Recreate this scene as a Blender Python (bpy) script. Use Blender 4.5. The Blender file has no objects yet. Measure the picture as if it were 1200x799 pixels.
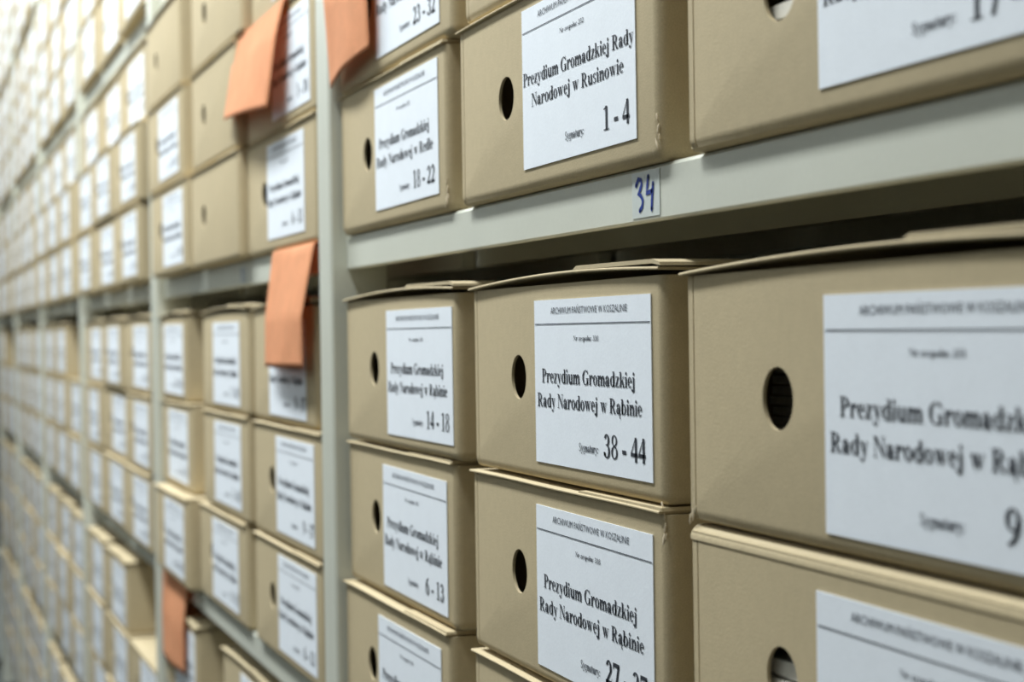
import bpy, bmesh, math, random
from mathutils import Vector, Matrix

random.seed(7)
C = bpy.context.scene.collection
SC = bpy.context.scene

# ------------------------------------------------------------------ camera, world, lights
CAMP = Vector((1.43750559, -0.34544521, -0.0511529))
YAW, PITCH, ROLL = 1.22937527, -0.00517479, -0.01467794
fw = Vector((-math.sin(YAW) * math.cos(PITCH), math.cos(YAW) * math.cos(PITCH), math.sin(PITCH)))
rt = Vector((math.cos(YAW), math.sin(YAW), 0.0))
up = rt.cross(fw)
r2 = rt * math.cos(ROLL) + up * math.sin(ROLL)
u2 = -rt * math.sin(ROLL) + up * math.cos(ROLL)
FPX = 2016.0
cd = bpy.data.cameras.new('camera')
cam = bpy.data.objects.new('camera', cd)
C.objects.link(cam)
cam.matrix_world = Matrix(((r2.x, u2.x, -fw.x, CAMP.x), (r2.y, u2.y, -fw.y, CAMP.y),
                           (r2.z, u2.z, -fw.z, CAMP.z), (0, 0, 0, 1)))
cd.sensor_width = 36.0
cd.lens = FPX * 36.0 / 1200.0
cd.clip_start = 0.02
cd.dof.use_dof = True
cd.dof.focus_distance = 0.925
cd.dof.aperture_fstop = 9.0
SC.camera = cam

w = bpy.data.worlds.new('world')
SC.world = w
w.use_nodes = True
w.node_tree.nodes['Background'].inputs['Color'].default_value = (0.90, 0.95, 1.0, 1)
w.node_tree.nodes['Background'].inputs['Strength'].default_value = 0.03

LZ = 1.50
def ceiling_light(x, y, power, sx=1.25, sy=0.22):
    l = bpy.data.lights.new('ceiling_light', 'AREA')
    l.shape = 'RECTANGLE'; l.size = sx; l.size_y = sy
    l.energy = power; l.color = (0.945, 0.99, 1.0)
    o = bpy.data.objects.new('ceiling_light', l)
    o.location = (x, y, LZ)
    C.objects.link(o)
for lx, pw in ((-6.2, 9), (-4.6, 12), (-3.0, 16), (-1.4, 24), (0.2, 22)):
    ceiling_light(lx, -0.60, pw)

SC.view_settings.view_transform = 'Standard'
SC.view_settings.look = 'None'
SC.view_settings.exposure = 0.91
SC.view_settings.gamma = 1.0
SC.view_settings.use_curve_mapping = False

# ------------------------------------------------------------------ materials
def srgb(r, g, b):
    f = lambda c: (c / 255 / 12.92) if c / 255 <= 0.04045 else ((c / 255 + 0.055) / 1.055) ** 2.4
    return (f(r), f(g), f(b), 1)

def mat(name, col, rough=0.7, spec=0.3, metal=0.0, noise=None, bump=0.0, bscale=400, transl=0.0):
    m = bpy.data.materials.new(name); m.use_nodes = True
    nt = m.node_tree; n = nt.nodes; L = nt.links
    b = n['Principled BSDF']
    b.inputs['Base Color'].default_value = col
    b.inputs['Roughness'].default_value = rough
    b.inputs['Metallic'].default_value = metal
    b.inputs['Specular IOR Level'].default_value = spec
    tc = n.new('ShaderNodeTexCoord')
    if noise:
        last = None
        for sc, amt, det in noise:
            t = n.new('ShaderNodeTexNoise'); t.inputs['Scale'].default_value = sc
            t.inputs['Detail'].default_value = det
            L.new(tc.outputs['Object'], t.inputs['Vector'])
            mr = n.new('ShaderNodeMapRange')
            mr.inputs['From Min'].default_value = 0.3; mr.inputs['From Max'].default_value = 0.7
            mr.inputs['To Min'].default_value = 1 - amt; mr.inputs['To Max'].default_value = 1 + amt
            L.new(t.outputs['Fac'], mr.inputs['Value'])
            mx = n.new('ShaderNodeVectorMath'); mx.operation = 'SCALE'
            if last is None: mx.inputs[0].default_value = col[:3]
            else: L.new(last, mx.inputs[0])
            L.new(mr.outputs['Result'], mx.inputs['Scale'])
            last = mx.outputs['Vector']
        L.new(last, b.inputs['Base Color'])
    if bump:
        t = n.new('ShaderNodeTexNoise'); t.inputs['Scale'].default_value = bscale; t.inputs['Detail'].default_value = 4
        L.new(tc.outputs['Object'], t.inputs['Vector'])
        bp = n.new('ShaderNodeBump'); bp.inputs['Strength'].default_value = bump; bp.inputs['Distance'].default_value = 0.001
        L.new(t.outputs['Fac'], bp.inputs['Height']); L.new(bp.outputs['Normal'], b.inputs['Normal'])
    if transl:
        tr = n.new('ShaderNodeBsdfTranslucent'); tr.inputs['Color'].default_value = col
        ms = n.new('ShaderNodeMixShader'); ms.inputs['Fac'].default_value = transl
        L.new(b.outputs[0], ms.inputs[1]); L.new(tr.outputs[0], ms.inputs[2])
        L.new(ms.outputs[0], n['Material Output'].inputs['Surface'])
    return m

M = {}
M['card'] = mat('cardboard', srgb(195, 179, 145), 0.75, 0.25, noise=((9, .035, 2), (160, .03, 3), (1500, .10, 2)), bump=.15, bscale=700)
M['torn'] = mat('torn_cardboard', srgb(222, 207, 180), 0.9, 0.1, noise=((600, .1, 3),), bump=.3)
M['paper'] = mat('label_paper', srgb(241, 247, 254), 0.6, 0.3, noise=((900, .02, 2), (60, .012, 2)), bump=.08, bscale=500)
M['sheet'] = mat('file_paper', srgb(236, 232, 220), 0.8, 0.2, noise=((300, .05, 2),))
M['ink'] = mat('printer_ink', srgb(58, 62, 70), 0.6, 0.2, noise=((900, .1, 2),))
M['grey_ink'] = mat('header_ink', srgb(80, 85, 94), 0.6, 0.2, noise=((900, .1, 2),))
M['blue_ink'] = mat('blue_marker_ink', srgb(22, 52, 140), 0.5, 0.3, noise=((400, .15, 2),))
M['tape'] = mat('sticker_paper', srgb(205, 212, 208), 0.25, 0.5, noise=((300, .02, 2),))
M['steel'] = mat('painted_steel', srgb(208, 210, 197), 0.38, 0.45, noise=((14, .025, 2), (600, .015, 2)), bump=.04, bscale=300)
M['orange'] = mat('orange_card', srgb(240, 172, 128), 0.8, 0.2, noise=((45, .07, 3), (400, .04, 2)), bump=.3, bscale=60, transl=0.25)
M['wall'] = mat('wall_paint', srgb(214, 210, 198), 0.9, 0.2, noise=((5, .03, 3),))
M['gap_shade'] = mat('shaded_wall', srgb(84, 80, 72), 0.9, 0.2, noise=((5, .03, 3),))  # rear wall colour darkened, shade of the shelf gaps painted in
M['aisle'] = mat('grey_wall_paint', srgb(150, 153, 154), 0.9, 0.2, noise=((5, .03, 3),))
M['absorber'] = mat('light_absorber', srgb(66, 64, 60), 0.8, 0.2, noise=((5, .03, 3),))  # dark colour of the added panel that soaks up bounce light
M['floor'] = mat('linoleum', srgb(88, 94, 93), 0.5, 0.3, noise=((20, .06, 4),))
M['door'] = mat('dark_door_paint', srgb(54, 56, 58), 0.6, 0.3, noise=((8, .04, 2),))

# ------------------------------------------------------------------ helpers
def link(name, me, m, parent=None, loc=None):
    if m is not None and not me.materials: me.materials.append(m)
    o = bpy.data.objects.new(name, me); C.objects.link(o)
    if parent: o.parent = parent
    if loc is not None: o.location = loc
    return o

def mesh(bm, name, smooth=0):
    me = bpy.data.meshes.new(name); bm.to_mesh(me); bm.free()
    if smooth:
        me.polygons.foreach_set('use_smooth', [True] * len(me.polygons))
        try: me.set_sharp_from_angle(angle=math.radians(smooth))
        except Exception: pass
    return me

def box(bm, a, b):
    v = [bm.verts.new((x, y, z)) for x in (a[0], b[0]) for y in (a[1], b[1]) for z in (a[2], b[2])]
    fs = ((0, 1, 3, 2), (4, 6, 7, 5), (0, 4, 5, 1), (2, 3, 7, 6), (0, 2, 6, 4), (1, 5, 7, 3))
    return [bm.faces.new([v[i] for i in f]) for f in fs]

def tag(o, label=None, cat=None, group=None, kind=None):
    if label: o['label'] = label
    if cat: o['category'] = cat
    if group: o['group'] = group
    if kind: o['kind'] = kind
    return o

def structure(name, a, b, m):
    bm = bmesh.new(); box(bm, a, b)
    bmesh.ops.recalc_face_normals(bm, faces=bm.faces)
    return tag(link(name, mesh(bm, name), m), kind='structure')

# ------------------------------------------------------------------ setting
BAY = 1.0478; PITCHZ = 0.3987
FLOOR = -1.32; TOP = 1.24; CEIL = 1.56
structure('floor', (-9.2, -1.25, FLOOR - .1), (2.6, .62, FLOOR), M['floor'])
structure('ceiling', (-9.2, -1.25, CEIL), (2.6, .62, CEIL + .1), M['wall'])
structure('wall_back', (-9.2, .52, FLOOR), (2.6, .62, CEIL), M['gap_shade'])
structure('wall_front', (-9.2, -1.25, FLOOR), (2.6, -1.15, CEIL), M['aisle'])
structure('absorber_panel_1', (-9.2, -1.15, FLOOR), (2.6, -1.142, -.02), M['absorber'])  # unseen dark panel, added to cut upward bounce onto the tray undersides
structure('wall_left', (-9.3, -1.25, FLOOR), (-9.2, .62, CEIL), M['wall'])
structure('wall_right', (2.6, -1.25, FLOOR), (2.7, .62, CEIL), M['wall'])
dr = structure('door_1', (-9.19, -1.05, FLOOR), (-9.15, .5, FLOOR + 2.3), M['door'])
bm = bmesh.new(); box(bm, (-9.149, -.98, FLOOR + 1.0), (-9.10, -.85, FLOOR + 1.02))
link('door_handle', mesh(bm, 'door_handle'), M['steel'], dr)

# ------------------------------------------------------------------ shelving rack
rack = bpy.data.objects.new('shelving_rack', None); C.objects.link(rack)
rack.location = (-5.2390, 0.0, FLOOR)
tag(rack, 'long grey-green painted steel shelving rack carrying rows of beige archive boxes', 'shelving')
def rk(name, me):
    o = link(name, me, M['steel'], rack); o.location = -Vector(rack.location); return o
PW = 0.041; PF = -0.008; WEB = 0.040
for k in range(-1, 6):
    x = -k * BAY
    bm = bmesh.new()
    def angle(y0, y1, ya, yb):   # flange + web, outline extruded up
        pass
    prof = [(x, PF), (x + PW - .002, PF), (x + PW, PF + .002), (x + PW, WEB), (x + PW - .0022, WEB),
            (x + PW - .0022, PF + .0022), (x, PF + .0022)]
    bot = [bm.verts.new((a, b, FLOOR)) for a, b in prof]; top = [bm.verts.new((a, b, TOP)) for a, b in prof]
    n = len(prof)
    for i in range(n): bm.faces.new((bot[i], bot[(i + 1) % n], top[(i + 1) % n], top[i]))
    bm.faces.new(bot[::-1]); bm.faces.new(top)
    box(bm, (x, .40, FLOOR), (x + PW, .402, TOP)); box(bm, (x + PW - .002, .36, FLOOR), (x + PW, .40, TOP))
    box(bm, (x - .004, PF - .001, FLOOR - .0), (x + PW + .004, .045, FLOOR + .006))
    bmesh.ops.recalc_face_normals(bm, faces=bm.faces)
    rk('post', mesh(bm, 'post', 30))
BY = 0.006                      # front face of the shelf lips, set back under the box fronts
def shelf_z(k): return k * PITCHZ + 0.001
for k in range(-3, 3):
    for b in range(0, 6):
        x0 = -b * BAY + PW + .0005; x1 = -(b - 1) * BAY - .0005
        z = shelf_z(k); bm = bmesh.new()
        # lip profile (y,z): top plate, front face, folded hem
        prof = [(.395, z + .0295), (BY + .002, z + .0295), (BY, z + .0275), (BY, z + .003), (BY + .001, z + .0018), (BY + .004, z + .0018), (BY + .005, z + .0018), (BY + .005, z + .003), (BY + .0018, z + .003), (BY + .0018, z + .027), (.395, z + .0275)]
        A = [bm.verts.new((x0, a, c)) for a, c in prof]; B = [bm.verts.new((x1, a, c)) for a, c in prof]
        n = len(prof)
        for i in range(n): bm.faces.new((A[i], B[i], B[(i + 1) % n], A[(i + 1) % n]))
        bm.faces.new(A[::-1]); bm.faces.new(B)
        for yy in (.12, .25, .385):      # ribs under the tray
            box(bm, (x0, yy, z + .004), (x1, yy + .012, z + .0275))
        bmesh.ops.recalc_face_normals(bm, faces=bm.faces)
        rk('shelf', mesh(bm, 'shelf'))

# ------------------------------------------------------------------ lettering: a bold serif drawn stroke by stroke
class Glyphs:
    def __init__(s): s.polys = []
    def p(s, *pts): s.polys.append(list(pts))
    def r(s, x0, y0, x1, y1): s.p((x0, y0), (x1, y0), (x1, y1), (x0, y1))
    def arc(s, cx, cy, rx, ry, ts, tt, a0=0, a1=360, n=None):
        n = n or max(4, int(abs(a1 - a0) / 20)); ix, iy = max(rx - ts, 1), max(ry - tt, 1)
        pr = None
        for i in range(n + 1):
            a = math.radians(a0 + (a1 - a0) * i / n); c, d = math.cos(a), math.sin(a)
            q = ((cx + rx * c, cy + ry * d), (cx + ix * c, cy + iy * d))
            if pr: s.p(pr[0], q[0], q[1], pr[1])
            pr = q
    def dot(s, cx, cy, r, ry=None):
        s.p(*[(cx + r * math.cos(i * math.pi / 5), cy + (ry or r) * math.sin(i * math.pi / 5)) for i in range(10)])
    def stem(s, x, y0, y1, w=140, bot=True, top='l'):
        s.r(x, y0, x + w, y1)
        if bot: s.r(x - 48, y0, x + w + 48, y0 + 30)
        if top == 'l': s.p((x - 52, y1 - 34), (x, y1 - 50), (x + w, y1), (x - 52, y1 - 10))
        if top == 'b': s.r(x - 48, y1 - 30, x + w + 48, y1)

def glyph(ch):
    g = Glyphs(); a = 500
    if ch == 'a' or ch == 'ą':
        g.arc(185, 132, 160, 145, 120, 40); g.r(275, 60, 405, 345); g.arc(235, 330, 170, 143, 130, 36, 0, 165)
        g.dot(115, 352, 62); g.p((275, 60), (330, -8), (420, -8), (490, 45), (480, 62), (405, 55))
        if ch == 'ą': g.arc(430, -95, 105, 110, 62, 40, 80, 300)
    elif ch == 'b':
        a = 556; g.stem(65, 0, 676, bot=False); g.arc(280, 231, 240, 243, 140, 40)
    elif ch == 'd':
        a = 556; g.arc(265, 231, 235, 243, 140, 40); g.stem(345, 0, 676); g.r(345, 0, 535, 30)
    elif ch == 'e':
        a = 444; g.arc(230, 231, 205, 243, 125, 38, 0, 318); g.r(70, 238, 432, 276)
    elif ch == 'g':
        g.arc(225, 315, 190, 160, 115, 36); g.arc(245, -75, 220, 130, 70, 42); g.p((110, 60), (200, 170), (240, 150), (180, 50))
        g.p((120, 10), (160, 95), (420, 50), (400, -20)); g.r(330, 405, 480, 455)
    elif ch == 'i':
        a = 278; g.stem(68, 0, 461); g.dot(138, 612, 76)
    elif ch == 'j':
        a = 333; g.r(105, -80, 245, 461); g.p((53, 427), (105, 411), (245, 461), (53, 451)); g.dot(175, 612, 76)
        g.arc(105, -80, 140, 125, 140, 42, 180, 360); g.dot(8, -100, 56)
    elif ch == 'k':
        a = 556; g.stem(65, 0, 676); g.p((190, 200), (390, 440), (440, 440), (200, 150)); g.r(320, 432, 520, 461)
        g.p((240, 270), (350, 320), (520, 20), (360, 20)); g.r(315, 0, 550, 30)
    elif ch in 'lł':
        a = 278; g.stem(68, 0, 676)
        if ch == 'ł': g.p((0, 270), (270, 420), (270, 360), (0, 210))
    elif ch in 'nm':
        a = 556 if ch == 'n' else 833
        g.stem(65, 0, 461)
        for k in range(1 if ch == 'n' else 2):
            x = 350 + k * 278
            g.stem(x, 0, 320, top=None); g.arc(x - 25, 300, 165, 172, 140, 60, 0, 165)
    elif ch == 'o':
        g.arc(250, 231, 228, 243, 135, 36)
    elif ch == 'p':
        a = 556; g.stem(65, -205, 461); g.arc(280, 231, 240, 243, 140, 40)
    elif ch == 'r':
        a = 444; g.stem(65, 0, 461); g.arc(330, 310, 135, 160, 60, 60, 70, 190); g.dot(365, 402, 72)
    elif ch == 's':
        a = 389; g.arc(190, 345, 148, 128, 95, 40, 30, 275); g.arc(190, 118, 160, 130, 95, 40, -150, 95)
        g.p((70, 300), (110, 250), (330, 165), (290, 235)); g.r(310, 330, 340, 461); g.r(30, 0, 60, 140)
    elif ch == 't':
        a = 333; g.r(95, 90, 230, 520); g.p((95, 520), (230, 630), (230, 520)); g.r(20, 422, 310, 461); g.arc(215, 110, 120, 122, 120, 40, 180, 330)
    elif ch == 'u':
        a = 556; g.stem(65, 130, 461, bot=False); g.stem(350, 0, 461); g.arc(235, 165, 170, 178, 140, 60, 180, 335)
    elif ch == 'w':
        a = 722
        for k in range(2):
            x = k * 225; g.p((45 + x, 450), (185 + x, 450), (300 + x, 130), (235 + x, -10))
            g.p((220 + x, -10), (262 + x, 10), (425 + x, 450), (380 + x, 450))
        g.r(10, 432, 250, 461); g.r(265, 432, 470, 461); g.r(560, 432, 710, 461)
    elif ch == 'y':
        g.p((45, 450), (195, 450), (320, 130), (250, -20)); g.p((220, -110), (262, -90), (435, 450), (390, 450))
        g.r(10, 432, 245, 461); g.r(320, 432, 490, 461); g.arc(170, -95, 80, 110, 60, 45, 180, 360); g.dot(95, -125, 62)
    elif ch == 'z':
        a = 444; g.p((30, 20), (165, 20), (405, 440), (270, 440)); g.r(40, 425, 400, 461); g.r(40, 310, 68, 461); g.r(30, 0, 410, 36); g.r(384, 0, 414, 160)
    elif ch == 'P' or ch == 'R':
        a = 611 if ch == 'P' else 722
        g.r(110, 0, 255, 676); g.r(20, 0, 345, 30); g.r(20, 646, 320, 676)
        g.arc(310, 492, 265, 184, 150, 40, -90, 90); g.r(200, 308, 315, 348); g.r(200, 636, 315, 676)
        if ch == 'R': g.p((280, 330), (430, 330), (660, 20), (490, 20)); g.r(480, 0, 715, 30)
    elif ch == 'G':
        a = 778; g.arc(400, 338, 363, 353, 155, 42, 42, 330); g.r(530, 60, 675, 310); g.r(455, 280, 750, 312); g.r(620, 480, 652, 690)
        g.p((590, 60), (675, 60), (660, 20), (560, 0))
    elif ch == 'N':
        a = 722; g.r(110, 0, 152, 676); g.r(580, 0, 622, 676); g.p((60, 676), (240, 676), (622, 130), (622, -12), (600, -12))
        g.r(20, 0, 245, 30); g.r(485, 646, 710, 676); g.r(15, 646, 210, 676)
    elif ch == 'S':
        a = 556; g.arc(270, 500, 205, 190, 120, 42, 25, 270); g.arc(285, 180, 220, 198, 125, 42, -155, 95)
        g.p((90, 450), (140, 360), (480, 235), (430, 330)); g.r(430, 490, 460, 690); g.r(45, -15, 75, 200)
    elif ch == '0': g.arc(250, 338, 225, 350, 130, 36)
    elif ch == '1': g.r(190, 0, 325, 688); g.p((60, 590), (190, 600), (325, 688), (290, 688), (60, 615)); g.r(65, 0, 440, 30)
    elif ch == '2':
        g.arc(235, 470, 205, 218, 140, 45, -30, 160); g.p((18, 0), (60, 90), (330, 400), (430, 400), (200, 110), (200, 0))
        g.r(18, 0, 440, 105); g.p((440, 105), (478, 190), (450, 190), (400, 60)); g.p((28, 520), (80, 560), (60, 500))
    elif ch == '3':
        g.arc(225, 520, 190, 168, 130, 40, -80, 165); g.arc(220, 190, 230, 204, 135, 42, -170, 85); g.dot(78, 88, 62); g.r(150, 355, 260, 392)
    elif ch == '4':
        g.r(285, 0, 415, 688); g.p((20, 160), (20, 240), (320, 688), (360, 688), (80, 240)); g.r(20, 150, 475, 255)
    elif ch == '5':
        g.p((100, 676), (450, 676), (410, 560), (130, 560)); g.p((100, 676), (60, 380), (100, 370), (140, 570)); g.arc(215, 225, 225, 240, 135, 45, -165, 120)
    elif ch == '6':
        g.arc(255, 205, 225, 220, 130, 40); g.arc(420, 250, 392, 438, 150, 60, 95, 180)
    elif ch == '7':
        g.r(35, 560, 470, 676); g.p((350, 600), (470, 600), (290, -10), (170, -10)); g.p((20, 480), (60, 676), (90, 560), (55, 480))
    elif ch == '8':
        g.arc(250, 522, 190, 166, 92, 36); g.arc(250, 180, 222, 193, 105, 38)
    elif ch == '9':
        g.arc(245, 470, 225, 218, 130, 40); g.arc(80, 425, 392, 438, 150, 60, 275, 360)
    elif ch == '-': a = 333; g.r(30, 175, 300, 285)
    elif ch == ':': a = 333; g.dot(165, 70, 75); g.dot(165, 390, 75)
    elif ch == ' ': a = 250
    return g.polys, a
GC = {}
def gl(ch):
    if ch not in GC: GC[ch] = glyph(ch)
    return GC[ch]

def put_text(bm, s, u0, u1, vbase, cap):
    """serif text from u0 to u1 (mm from the label's left edge), baseline vbase mm below its top, capital height in mm"""
    adv = sum(gl(c)[1] for c in s); k = (u1 - u0) / adv; ky = cap / 676.0; x = 0
    for c in s:
        polys, a = gl(c)
        for q in polys:
            vs = [bm.verts.new(((u0 + (x + px) * k) / 1000, 0, (-vbase + py * ky) / 1000)) for px, py in q]
            bm.faces.new(vs)
        x += a

def sans_mesh(txt):
    cu = bpy.data.curves.new('header_text', 'FONT'); cu.body = txt; cu.resolution_u = 2; cu.size = 1.0
    o = bpy.data.objects.new('header_text', cu); C.objects.link(o)
    dg = bpy.context.evaluated_depsgraph_get()
    me = bpy.data.meshes.new_from_object(o.evaluated_get(dg))
    pts = [tuple(v.co) for v in me.vertices]; pol = [tuple(p.vertices) for p in me.polygons]
    bpy.data.objects.remove(o); bpy.data.curves.remove(cu); bpy.data.meshes.remove(me)
    xs = [p[0] for p in pts]; ys = [p[1] for p in pts]
    x0, x1, y1 = min(xs), max(xs), max(ys)
    base = 0.0
    capy = 0.72
    return [((x - x0) / (x1 - x0), (y - base) / capy) for x, y, z in pts], pol
HEAD = sans_mesh('ARCHIWUM PAŃSTWOWE W KOSZALINIE')

TXT = {}
LW, LH = .1635, .0925
def text_mesh(key):
    l1, l2, num, nr = key
    if key in TXT: return TXT[key]
    bm = bmesh.new()
    put_text(bm, 'Nr zespołu:' + ' ' + nr, 61, 97, 23.0, 2.7)
    put_text(bm, 'Sygnatury:', 67, 95, 82.5, 4.4)
    for f in bm.faces: f.material_index = 1
    if l1.endswith('Rady'):
        put_text(bm, l1, -0.0 + 1.5, 162, 44.5, 7.6); put_text(bm, l2, 15, 149, 57.5, 7.6)
    else:
        put_text(bm, l1, 11.5, 144, 46.6, 7.8); put_text(bm, l2, 4, 152, 60.5, 7.8)
    nn = sum(gl(c)[1] for c in num)
    wd = nn * .0182 * 1.05
    ue = 162 if num == '9 - 17' else 156
    put_text(bm, num, ue - wd, ue, 83.8, 12.2)
    # header and rule in a greyer print
    pts, pol = HEAD
    vs = [bm.verts.new(((27 + 108 * x) / 1000, 0, (-8.0 + 3.8 * y) / 1000)) for x, y in pts]
    for q in pol:
        try: f = bm.faces.new([vs[i] for i in q]); f.material_index = 1
        except ValueError: pass
    q = [bm.verts.new((a / 1000, 0, c / 1000)) for a, c in ((1.5, -13.9), (163, -13.9), (163, -13.35), (1.5, -13.35))]
    f = bm.faces.new(q); f.material_index = 1
    for f in bm.faces:
        f.normal_update()
        if f.normal.y > 0: f.normal_flip()
    me = mesh(bm, 'printed_text'); me.materials.append(M['ink']); me.materials.append(M['grey_ink'])
    TXT[key] = me
    return me

# ------------------------------------------------------------------ the archive box
BW, BD, BH = .296, .265, .1152
def rounded_body():
    bm = bmesh.new(); box(bm, (0, 0, 0), (BW, BD, BH - .0035))
    bmesh.ops.recalc_face_normals(bm, faces=bm.faces)
    def sel(f): return [e for e in bm.edges if f((e.verts[0].co + e.verts[1].co) / 2, e)]
    es = sel(lambda c, e: c.y < .001 and c.z < .001)                        # front bottom edge
    es += sel(lambda c, e: c.y < .001 and c.x > BW - .001)                  # right front corner
    es += sel(lambda c, e: c.x > BW - .001 and c.z < .001)
    bmesh.ops.bevel(bm, geom=es, offset=.0062, segments=4, profile=.55, affect='EDGES')
    es = sel(lambda c, e: c.y < .0005 and c.x < .0005)
    bmesh.ops.bevel(bm, geom=es, offset=.0015, segments=2, affect='EDGES')
    return mesh(bm, 'box_body', 35)
def cutter(fn):
    bm = bmesh.new(); fn(bm); bmesh.ops.recalc_face_normals(bm, faces=bm.faces)
    o = link('cutter', mesh(bm, 'cutter'), None); return o
def hole(bm):
    bmesh.ops.create_cone(bm, cap_ends=True, segments=40, radius1=.0131, radius2=.0131, depth=.05,
                          matrix=Matrix.Translation((.085, 0, .0585)) @ Matrix.Rotation(math.pi / 2, 4, 'X'))
cut = [cutter(lambda bm: box(bm, (.0028, .0017, .0028), (BW - .0028, BD - .003, .3))), cutter(hole),
       cutter(lambda bm: box(bm, (.0062, -.01, .0), (.0072, .0016, .3)))]
bo = link('box_body', rounded_body(), M['card'])
for c_ in cut:
    md = bo.modifiers.new('b', 'BOOLEAN'); md.operation = 'DIFFERENCE'; md.object = c_; md.solver = 'EXACT'
dg = bpy.context.evaluated_depsgraph_get()
BODY = bpy.data.meshes.new_from_object(bo.evaluated_get(dg))
BODY.name = 'box_body'
BODY.polygons.foreach_set('use_smooth', [True] * len(BODY.polygons))
BODY.set_sharp_from_angle(angle=math.radians(32))
bpy.data.objects.remove(bo)
for c_ in cut: bpy.data.objects.remove(c_)

def lid_mesh(arch, name, x0=-.0022, x1=BW + .0015, yf=-.0032, depth=BD, z0=BH - .0034, th=.0021, warp=0, roll=0):
    bm = bmesh.new(); nx = 26
    ys = [yf, yf + .0006, .02, .08, .16, depth]
    if roll: ys = [-.0005, .0003, .0012, .0026, .0046, .02, .16, depth]
    def ht(t, y):
        fall = max(0.0, 1 - y / .2)
        return z0 + arch * (math.sin(math.pi * min(1, t * .86)) ** .9) * (.35 + .65 * fall) + warp * math.sin(t * 9.0) * fall - roll * max(0, 1 - y / .0046) ** 2.2
    top = []; bot = []
    for j, y in enumerate(ys):
        top.append([bm.verts.new((x0 + (x1 - x0) * i / nx, y, ht(i / nx, y) + th - (.0005 if j == 0 else 0))) for i in range(nx + 1)])
        bot.append([bm.verts.new((x0 + (x1 - x0) * i / nx, y, ht(i / nx, y) + (.0004 if j == 0 else 0))) for i in range(nx + 1)])
    for j in range(len(ys) - 1):
        for i in range(nx):
            bm.faces.new((top[j][i], top[j][i + 1], top[j + 1][i + 1], top[j + 1][i]))
            bm.faces.new((bot[j][i], bot[j + 1][i], bot[j + 1][i + 1], bot[j][i + 1]))
    for i in range(nx):
        bm.faces.new((bot[0][i], bot[0][i + 1], top[0][i + 1], top[0][i]))
        bm.faces.new((top[-1][i], top[-1][i + 1], bot[-1][i + 1], bot[-1][i]))
    for j in range(len(ys) - 1):
        bm.faces.new((bot[j][0], top[j][0], top[j + 1][0], bot[j + 1][0]))
        bm.faces.new((bot[j][nx], bot[j + 1][nx], top[j + 1][nx], top[j][nx]))
    bmesh.ops.recalc_face_normals(bm, faces=bm.faces)
    return mesh(bm, name, 40)
LIDS = {'arch': lid_mesh(.0048, 'lid', th=.0015), 'flat': lid_mesh(.0004, 'lid', x1=BW - .003, yf=-.0024, warp=.0002, th=.0015),
        'fold': lid_mesh(.0002, 'lid', x0=.0005, x1=BW - .001, th=.0026, roll=.0036)}
def flap_mesh(lift, yf=-.0028, over=.003):
    bm = bmesh.new()
    # folded tuck flap lying over the right third of the lid, with its tab bent down along the right side panel
    z = BH - .0006 + lift; xs = BW * .62; t = .0019
    prof = [(xs, z - .0004), (xs + .005, z + t * .8), (BW - .006, z + t * .8 - lift * .18), (BW + over, z + t * .6 - lift * .5),
            (BW + over + .0006, z - .0006 - lift * .5), (BW - .006, z - .0003 - lift * .25), (xs + .006, z - .0008)]
    A = [bm.verts.new((x, yf, q)) for x, q in prof]; B = [bm.verts.new((x, .20, q)) for x, q in prof]
    n = len(prof)
    for i in range(n): bm.faces.new((A[i], A[(i + 1) % n], B[(i + 1) % n], B[i]))
    bm.faces.new(A[::-1]); bm.faces.new(B)
    bmesh.ops.recalc_face_normals(bm, faces=bm.faces)
    return mesh(bm, 'tuck_flap', 30)
FLAPS = {'arch': flap_mesh(.0042), 'flat': flap_mesh(-.0012, -.0016, -.002)}
def label_mesh():
    bm = bmesh.new(); nx, nz = 8, 5
    th = .0005
    for s, yy in ((0, -th), (1, 0)):
        g = [[bm.verts.new((LW * i / nx, yy, -LH * j / nz)) for i in range(nx + 1)] for j in range(nz + 1)]
        for j in range(nz):
            for i in range(nx):
                f = (g[j][i], g[j + 1][i], g[j + 1][i + 1], g[j][i + 1]); bm.faces.new(f if s == 0 else f[::-1])
        if s == 0: F = g
        else: K = g
    rim = lambda g: g[0][:-1] + [r[-1] for r in g[:-1]] + g[-1][:0:-1] + [r[0] for r in g[:0:-1]]
    a, b = rim(F), rim(K)
    for i in range(len(a)): bm.faces.new((a[i], a[(i + 1) % len(a)], b[(i + 1) % len(a)], b[i]))
    bmesh.ops.recalc_face_normals(bm, faces=bm.faces)
    return mesh(bm, 'paper_label')
LABEL = label_mesh()

PG, RNR = 'Prezydium Gromadzkiej', 'Rady Narodowej w Rąbinie'
T_RUS = ('Prezydium Gromadzkiej Rady', 'Narodowej w Rusinowie')
def texts(num, nr='338', l1=PG, l2=RNR): return (l1, l2, num, nr)
FAR = [texts('1 - 10', '251'), texts('9 - 17', '251'), texts('6 - 13'), texts('14 - 18')]

def archive_box(x, y, z, label, text=None, lid='flat', sx=1.0, sz=1.0, rot=0.0, ldx=0.0, ldz=0.0, lrot=0.0):
    r = bpy.data.objects.new('archive_box', None); C.objects.link(r)
    r.location = (x, y, z); r.rotation_euler = (0, 0, rot); r.scale = (sx, 1, sz)
    tag(r, label, 'box', 'archive boxes on the shelves')
    link('box_body', BODY, None, r)
    link('lid', LIDS[lid], M['card'], r)
    if lid != 'fold': link('tuck_flap', FLAPS[lid], M['card'], r)
    if text:
        l = link('paper_label', LABEL, M['paper'], r, (.1125 + ldx, -.0002, .1030 + ldz))
        l.rotation_euler = (0, lrot, 0); l.scale = (1 / sx, 1, 1)
        link('printed_text', text_mesh(text), None, l, (0, -.00075, 0))
    return r

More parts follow.
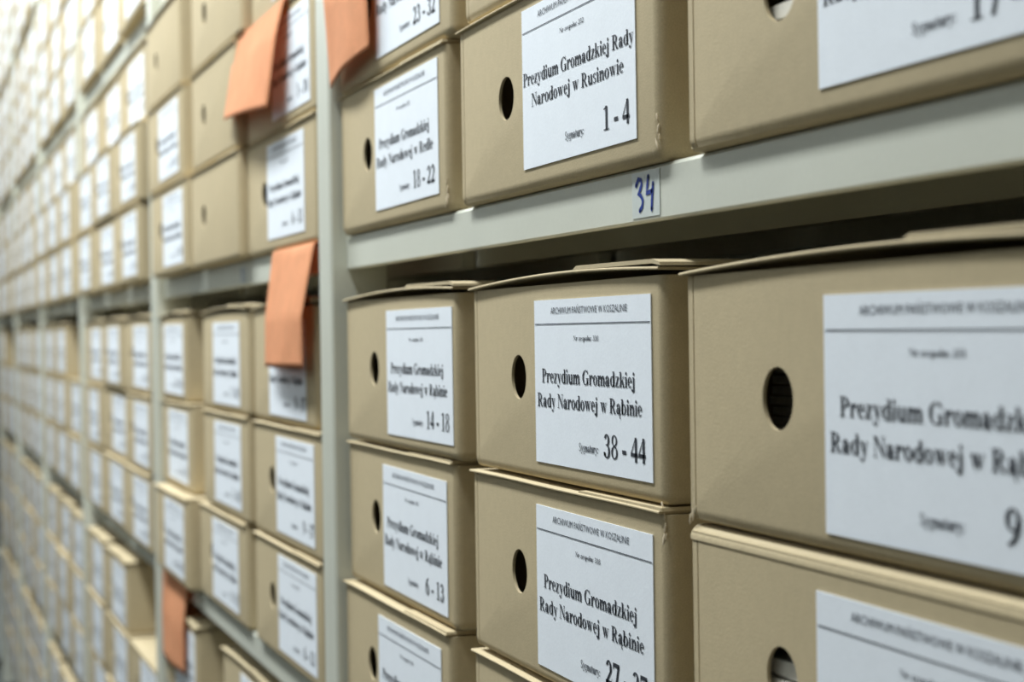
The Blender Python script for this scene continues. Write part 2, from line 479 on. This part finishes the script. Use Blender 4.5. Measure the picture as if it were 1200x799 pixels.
# ------------------------------------------------------------------ which boxes stand where
def project(P):
    d = Vector(P) - CAMP; z = d.dot(fw)
    if z < .05: return None
    return 600 + FPX * d.dot(r2) / z, 399.5 - FPX * d.dot(u2) / z

ORD = ['bottom', 'middle', 'top']
COLN = ['left', 'middle', 'right']
BAYN = ['nearest bay', 'second bay', 'third bay', 'fourth bay', 'fifth bay', 'sixth bay']
SHN = {0: 'on the shelf numbered 34', -1: 'one shelf below 34 level', -2: 'two shelves below 34 level', -3: 'three shelves below 34 level',
       1: 'one shelf above 34 level', 2: 'two shelves above 34 level', 3: 'three shelves above 34 level'}
SHN[0] = 'resting on 34 level'

# key: (bay, shelf, row from bottom, column from left)
NEAR = {
 (0, -1, 2, 0): dict(x=.062, w=.294, text=texts('14 - 18'), ldx=.011, ldz=-.0005, label='beige box labelled 14 - 18, top row, right beside the near steel post'),
 (0, -1, 2, 1): dict(x=.3935, w=.289, text=texts('38 - 44'), ldx=.003, label='sharply focused beige box labelled 38 - 44, under the steel shelf front'),
 (0, -1, 2, 2): dict(x=.7095, w=.302, sz=1.02, text=texts('9 - 17', '251'), ldx=.012, ldz=-.003, label='large nearest beige box numbered 9, top row at the right'),
 (0, -1, 1, 0): dict(x=.052, w=.286, y=.003, text=texts('6 - 13'), ldx=-.003, ldz=-.002, lrot=.006, label='beige box labelled 6 - 13, middle row beside the near post'),
 (0, -1, 1, 1): dict(x=.3885, w=.294, text=texts('27 - 37'), ldx=.0045, ldz=-.0015, lrot=.004, label='focused beige box labelled 27 - 37, directly beneath the 38 - 44 box'),
 (0, -1, 1, 2): dict(lid='fold', x=.7105, w=.30, text=texts('1 - 8', '251'), ldx=.003, ldz=-.0035, lrot=.004, label='nearest beige box at lower right, white label partly out of frame'),
 (0, -1, 0, 0): dict(x=.046, w=.286, text=texts('1 - 5'), ldx=-.006, ldz=-.003, label='beige box at the bottom edge of the photo beside the near post'),
 (0, -1, 0, 1): dict(x=.386, w=.294, text=texts('19 - 26'), label='beige box at the bottom edge, its lid showing below the 27 - 37 box'),
 (0, 0, 0, 0): dict(x=.049, w=.289, y=.001, text=texts('18 - 22', '252', PG, 'Rady Narodowej w Redle'), ldx=-.002, ldz=.002, label='beige box labelled 18 - 22 on the shelf, beside the near post'),
 (0, 0, 0, 1): dict(x=.3725, w=.309, text=texts('1 - 4', '252', *T_RUS), ldx=.002, ldz=.002, label='beige box labelled 1 - 4 with a torn lower corner, above the 34 sticker'),
 (0, 0, 0, 2): dict(x=.7135, w=.31, text=texts('17 - 21', '252'), ldx=.0035, ldz=.002, label='nearest beige box at upper right, numbered 17, bright paper in its hole'),
 (0, 0, 1, 0): dict(x=.052, w=.304, text=texts('23 - 32', '252', PG, 'Rady Narodowej w Redle'), ldz=.001, label='beige box labelled 23 - 32 behind an orange slip, right of the near post'),
 (0, 0, 1, 1): dict(x=.385, w=.30, text=texts('5 - 16', '252', *T_RUS), label='beige box at the top edge, standing on the 1 - 4 box'),
 (1, 0, 0, 0): dict(x=-.985, w=.31, y=-.014, text=FAR[0]),
 (1, 0, 0, 1): dict(x=-.660, w=.302, y=-.010, text=None),
 (1, 0, 0, 2): dict(x=-.357, w=.315, text=FAR[2], ldx=-.012, ldz=.002),
 (1, 0, 1, 0): dict(x=-1.002, w=.30, y=-.014, text=FAR[3], ldx=-.008),
 (1, 0, 1, 1): dict(x=-.645, w=.282, y=-.010, text=None),
 (1, 0, 1, 2): dict(x=-.350, w=.31, text=FAR[0], ldx=.01, label='beige box partly covered by a big orange slip, left of the near post'),
 (1, 0, 2, 0): dict(x=-1.002, w=.29, y=-.014, text=None),
 (1, 0, 2, 1): dict(x=-.640, w=.312, y=-.010, text=None),
 (1, 0, 2, 2): dict(x=-.317, w=.28, text=FAR[2]),
 (1, -1, 2, 0): dict(x=-1.004, w=.212, text=FAR[3], ldx=-.072, ldz=-.001),
 (1, -1, 2, 1): dict(x=-.653, w=.287, text=FAR[0], ldx=-.036, ldz=-.002),
 (1, -1, 2, 2): dict(x=-.333, w=.272, text=FAR[1], ldx=-.028, ldz=-.003, label='beige box half hidden by a hanging orange slip under the shelf front'),
 (1, -1, 1, 0): dict(x=-1.004, w=.255, text=FAR[2], ldx=-.045),
 (1, -1, 1, 1): dict(x=-.655, w=.278, text=FAR[0], ldx=-.032),
 (1, -1, 1, 2): dict(x=-.339, w=.305, text=FAR[1], ldx=-.005),
 (1, -1, 0, 0): dict(x=-.985, w=.278, y=-.014, text=FAR[3], ldx=-.022),
 (1, -1, 0, 1): dict(x=-.695, w=.30, text=FAR[1], ldx=-.022),
 (1, -1, 0, 2): dict(x=-.343, w=.30, text=FAR[2]),
 (1, -2, 2, 0): dict(x=-1.0, w=.265, text=FAR[0], ldx=-.02),
 (1, -2, 2, 2): dict(x=-.321, w=.288, text=FAR[1]),
 (1, -2, 2, 1): dict(x=-.615, w=.285, y=.012, text=FAR[3]),
}
MISSING = {(2, -2, 2, 2), (3, -1, 2, 2), (5, -1, 2, 1), (5, -1, 2, 2)}
count = 0
def DEPTH(b, k, row): return 0.0 if b < 2 else (-.006 if k >= 1 else -.004 if row == 2 else (-.018 if k == 0 else -.005))
for b in range(6):
    for k in range(2, -4, -1):
        for row in (2, 1, 0):
            for c in range(3):
                key = (b, k, row, c)
                if key in MISSING: continue
                jx, jy, jr = random.uniform(-.006, .006), random.uniform(-.003, .003), random.uniform(-.006, .006)
                jw = random.uniform(.97, 1.03); pick = random.randrange(4); blank = False
                zb = shelf_z(k) + .0298 + row * .1158 + (-.004 if (b, c) == (0, 2) and k < 0 and row else 0)
                n = NEAR.get(key, {})
                x = n.get('x', -b * BAY + .062 + c * .325 + jx); wd = n.get('w', BW * jw)
                pr = [project((xx, -.01, zz)) for xx in (x, x + wd) for zz in (zb, zb + BH)]
                pr = [q for q in pr if q]
                if not pr: continue
                if max(q[0] for q in pr) < -15 or min(q[0] for q in pr) > 1215: continue
                if max(q[1] for q in pr) < -15 or min(q[1] for q in pr) > 814: continue
                text = n['text'] if 'text' in n else (None if blank else FAR[pick])
                lab = n.get('label') or ('%s box, %s row, %s of three, %s from right, %s' % ('beige' if text else 'unlabelled', ORD[row], COLN[c], BAYN[b], SHN[k]))
                archive_box(x, n.get('y', 0.0 if n else (jy + DEPTH(b, k, row))), zb, lab, text, n.get('lid', 'arch' if row == 2 else 'flat'), wd / BW, n.get('sz', .965 if (b, k, row, c) == (0, -1, 0, 2) else 1.0),
                            n.get('rot', jr if key not in NEAR else 0), n.get('ldx', random.uniform(-.006, .006)), n.get('ldz', 0), n.get('lrot', random.uniform(-.004, .004)))
                count += 1
print('BOXES', count)

# papers filed inside the boxes whose finger hole shows them
def paper_bundle(x, z, h, label, y=.012, n=14, tilt=0):
    bm = bmesh.new(); t = h / n
    for i in range(n):
        dx, dy = random.uniform(-.002, .002), random.uniform(-.0015, .0025) if n < 30 else 0
        box(bm, (dx, dy, i * t), (.24 + dx, .21 + dy, i * t + t * .8))
    bmesh.ops.recalc_face_normals(bm, faces=bm.faces)
    o = link('paper_bundle', mesh(bm, 'paper_bundle'), M['sheet'], None, (x, y, z))
    return tag(o, label, 'papers', 'papers inside the boxes')
paper_bundle(.735, shelf_z(0) + .0298 + .0035, .052, 'white papers showing through the finger hole of the upper right box', y=.004, n=7)
paper_bundle(.735, shelf_z(-1) + .0298 + .1158 * 2 + .0035, .075, 'dark-shaded paper edges inside the finger hole of the box numbered 9', y=.03, n=16)
paper_bundle(.735, shelf_z(-1) + .0298 + .1158 + .0035, .058, 'pale papers inside the finger hole of the lower right box', y=.004, n=7)

# ------------------------------------------------------------------ orange slips hanging between the boxes
def sheet(name, rows, label, nu=14, nv=36, curl=.003, wave=.0015):
    """rows: list of (left point, right point) from the tucked-in end to the hanging end"""
    bm = bmesh.new(); g = []
    m_ = len(rows) - 1
    for j in range(nv + 1):
        s = j / nv * m_; i = min(int(s), m_ - 1); t = s - i
        l0, l1 = Vector(rows[i][0]), Vector(rows[i + 1][0]); q0, q1 = Vector(rows[i][1]), Vector(rows[i + 1][1])
        l = l0.lerp(l1, t); q = q0.lerp(q1, t); line = []
        for a in range(nu + 1):
            u = a / nu; p = l.lerp(q, u)
            hang = max(0, (j / nv - .25))
            p.y -= curl * math.sin(math.pi * u) * hang + wave * math.sin(6 * u + 5 * j / nv) * hang
            line.append(bm.verts.new(p))
        g.append(line)
    for j in range(nv):
        for a in range(nu): bm.faces.new((g[j][a], g[j + 1][a], g[j + 1][a + 1], g[j][a + 1]))
    o = link(name, mesh(bm, name, 40), M['orange'])
    md = o.modifiers.new('thick', 'SOLIDIFY'); md.thickness = .0003; md.offset = 0
    o['label'] = label; o['category'] = 'slip'; o['group'] = 'orange slips hanging from the shelves'
    return o
ROW2 = shelf_z(0) + .0298 + .1158 * 2
# large slip over the upper left boxes
sheet('orange_slip', [((-.385, .05, ROW2 - .0004), (-.135, .05, ROW2 - .0004)), ((-.385, -.005, ROW2 + .0004), (-.135, -.005, ROW2 - .0004)),
                      ((-.382, -.010, .235), (-.138, -.013, .228)), ((-.385, -.020, .178), (-.148, -.022, .161))],
      'large orange slip hanging over the upper boxes left of the near post')
sheet('orange_slip', [((.046, .05, ROW2 - .0004), (.172, .05, ROW2 - .0004)), ((.046, -.005, ROW2 - .0002), (.172, -.005, ROW2 - .0004)),
                      ((.046, -.012, .225), (.178, -.010, .205)), ((.045, -.008, .152), (.178, -.010, .1655))],
      'orange slip at the top edge, just right of the near post')
sz0 = shelf_z(0) + .0296
sheet('orange_slip', [((-.224, .05, sz0), (-.044, .05, sz0)), ((-.224, -.001, sz0), (-.044, -.001, sz0)),
                      ((-.224, -.0018, sz0 - .003), (-.044, -.0018, sz0 - .003)), ((-.222, -.011, -.035), (-.046, -.014, -.035)), ((-.222, -.0125, -.081), (-.046, -.0145, -.080))],
      'long orange slip hanging in front of the shelf front left of the near post')
sz1 = shelf_z(-1) + .0296
sheet('orange_slip', [((-1.002, .05, sz1), (-.792, .05, sz1)), ((-1.002, -.001, sz1), (-.792, -.001, sz1)),
                      ((-1.002, -.0018, sz1 - .003), (-.792, -.0018, sz1 - .003)), ((-1.002, -.006, -.43), (-.800, -.007, -.43)), ((-1.002, -.006, -.495), (-.802, -.007, -.488))],
      'small dark orange slip hanging low at the second post')

# ------------------------------------------------------------------ number stickers on the shelf fronts
def stroke(bm, pts, wd):
    n = len(pts)
    L_, R_ = [], []
    for i, p in enumerate(pts):
        a = Vector(pts[max(0, i - 1)]); c = Vector(pts[min(n - 1, i + 1)]); d = (c - a).normalized(); q = Vector((-d.y, d.x)) * wd / 2
        L_.append(bm.verts.new((p[0] + q.x, 0, p[1] + q.y))); R_.append(bm.verts.new((p[0] - q.x, 0, p[1] - q.y)))
    for i in range(n - 1): bm.faces.new((L_[i], L_[i + 1], R_[i + 1], R_[i]))
    for e, p in ((0, pts[0]), (-1, pts[-1])):
        bm.faces.new([bm.verts.new((p[0] + wd / 2 * math.cos(a * math.pi / 4), 0, p[1] + wd / 2 * math.sin(a * math.pi / 4))) for a in range(8)])
def sticker(x, z, w_, h_, strokes, wd, label, ptname):
    r = bpy.data.objects.new('number_sticker', None); C.objects.link(r); r.location = (x, BY - .0001, z)
    tag(r, label, 'sticker', 'number stickers on the shelf fronts')
    bm = bmesh.new(); box(bm, (0, -.0003, 0), (w_, 0, h_)); bmesh.ops.recalc_face_normals(bm, faces=bm.faces)
    link('sticker_paper', mesh(bm, 'sticker_paper'), M['tape'], r)
    bm = bmesh.new()
    for s in strokes: stroke(bm, s, wd)
    for f in bm.faces:
        f.normal_update()
        if f.normal.y > 0: f.normal_flip()
    link(ptname, mesh(bm, ptname), M['blue_ink'], r, (0, -.0006, 0))
S34 = [[(.0055, .0165), (.0085, .0196), (.0118, .0188), (.0124, .0165), (.0102, .0138), (.0080, .0122), (.0112, .0112), (.0136, .0086), (.0128, .0056), (.0098, .0036)],
       [(.0205, .0200), (.0192, .0150), (.0180, .0118), (.0248, .0124)], [(.0262, .0160), (.0250, .0100), (.0242, .0034)]]
sticker(.635, .0052, .0335, .0228, S34, .0024, 'small white sticker with handwritten blue 34 on the shelf front', 'handwritten_number')
sticker(-.434, .0045, .035, .019, [[(.015, .017), (.013, .010), (.015, .004)]], .0035, 'small blurred sticker with a blue mark on the shelf front left of the post', 'blue_mark')

# torn lower corner of the 1 - 4 box
def torn(prefix, loc, seed):
    rnd = random.Random(seed); tc = bmesh.new()
    for dx, dz, s_ in ((0, 0, .004), (.002, .006, .003), (-.003, -.003, .003), (.001, .012, .0025), (-.001, .017, .002), (.003, .002, .002)):
        mt = Matrix.Translation((dx, 0, dz)) @ Matrix.Rotation(rnd.uniform(-.5, .5), 4, 'Y') @ Matrix.Diagonal((s_ * .28, .0006, s_ * 1.1, 1))
        bmesh.ops.create_icosphere(tc, subdivisions=1, radius=1, matrix=mt)
    par = [o for o in C.objects if o.get('label', '').startswith(prefix)][0]
    link('torn_corner', mesh(tc, 'torn_corner'), M['torn'], par, loc)
torn('beige box labelled 1 - 4', (BW - .0045, .0006, .009), 1)
torn('beige box labelled 18 - 22', (BW - .004, .0006, .008), 3)
torn('large nearest beige box', (.0028, .0004, .004), 5)
torn('focused beige box labelled 27', (BW - .004, .0006, BH - .016), 6)

# ------------------------------------------------------------------ round kick stool past the far end of the rack
def lathe(prof, n=40):
    bm = bmesh.new(); rings = [[bm.verts.new((r * math.cos(2 * math.pi * i / n), r * math.sin(2 * math.pi * i / n), z)) for i in range(n)] for r, z in prof]
    for a, b in zip(rings, rings[1:]):
        for i in range(n): bm.faces.new((a[i], a[(i + 1) % n], b[(i + 1) % n], b[i]))
    bm.faces.new(rings[0][::-1]); bm.faces.new(rings[-1])
    bmesh.ops.recalc_face_normals(bm, faces=bm.faces)
    return bm
M['stool'] = mat('pale_enamel', srgb(206, 214, 212), 0.4, 0.4, noise=((40, .02, 2),))
M['rubber'] = mat('black_rubber', srgb(40, 41, 42), 0.8, 0.2, noise=((200, .05, 2),))
st = bpy.data.objects.new('kick_stool', None); C.objects.link(st); st.location = (-5.68, -.13, FLOOR)
tag(st, 'pale grey round kick stool at the lower left edge, past the shelving end', 'stool')
link('stool_body', mesh(lathe([(.205, .03), (.21, .05), (.20, .12), (.165, .33), (.155, .372)]), 'stool_body', 40), M['stool'], st)
link('step_top', mesh(lathe([(.140, .385), (.150, .388), (.152, .42), (.146, .43)]), 'step_top', 40), M['stool'], st)
link('rubber_band', mesh(lathe([(.150, .372), (.150, .385)]), 'rubber_band', 40), M['rubber'], st)
link('base_ring', mesh(lathe([(.212, 0), (.215, .004), (.215, .028), (.205, .03)]), 'base_ring', 40), M['rubber'], st)
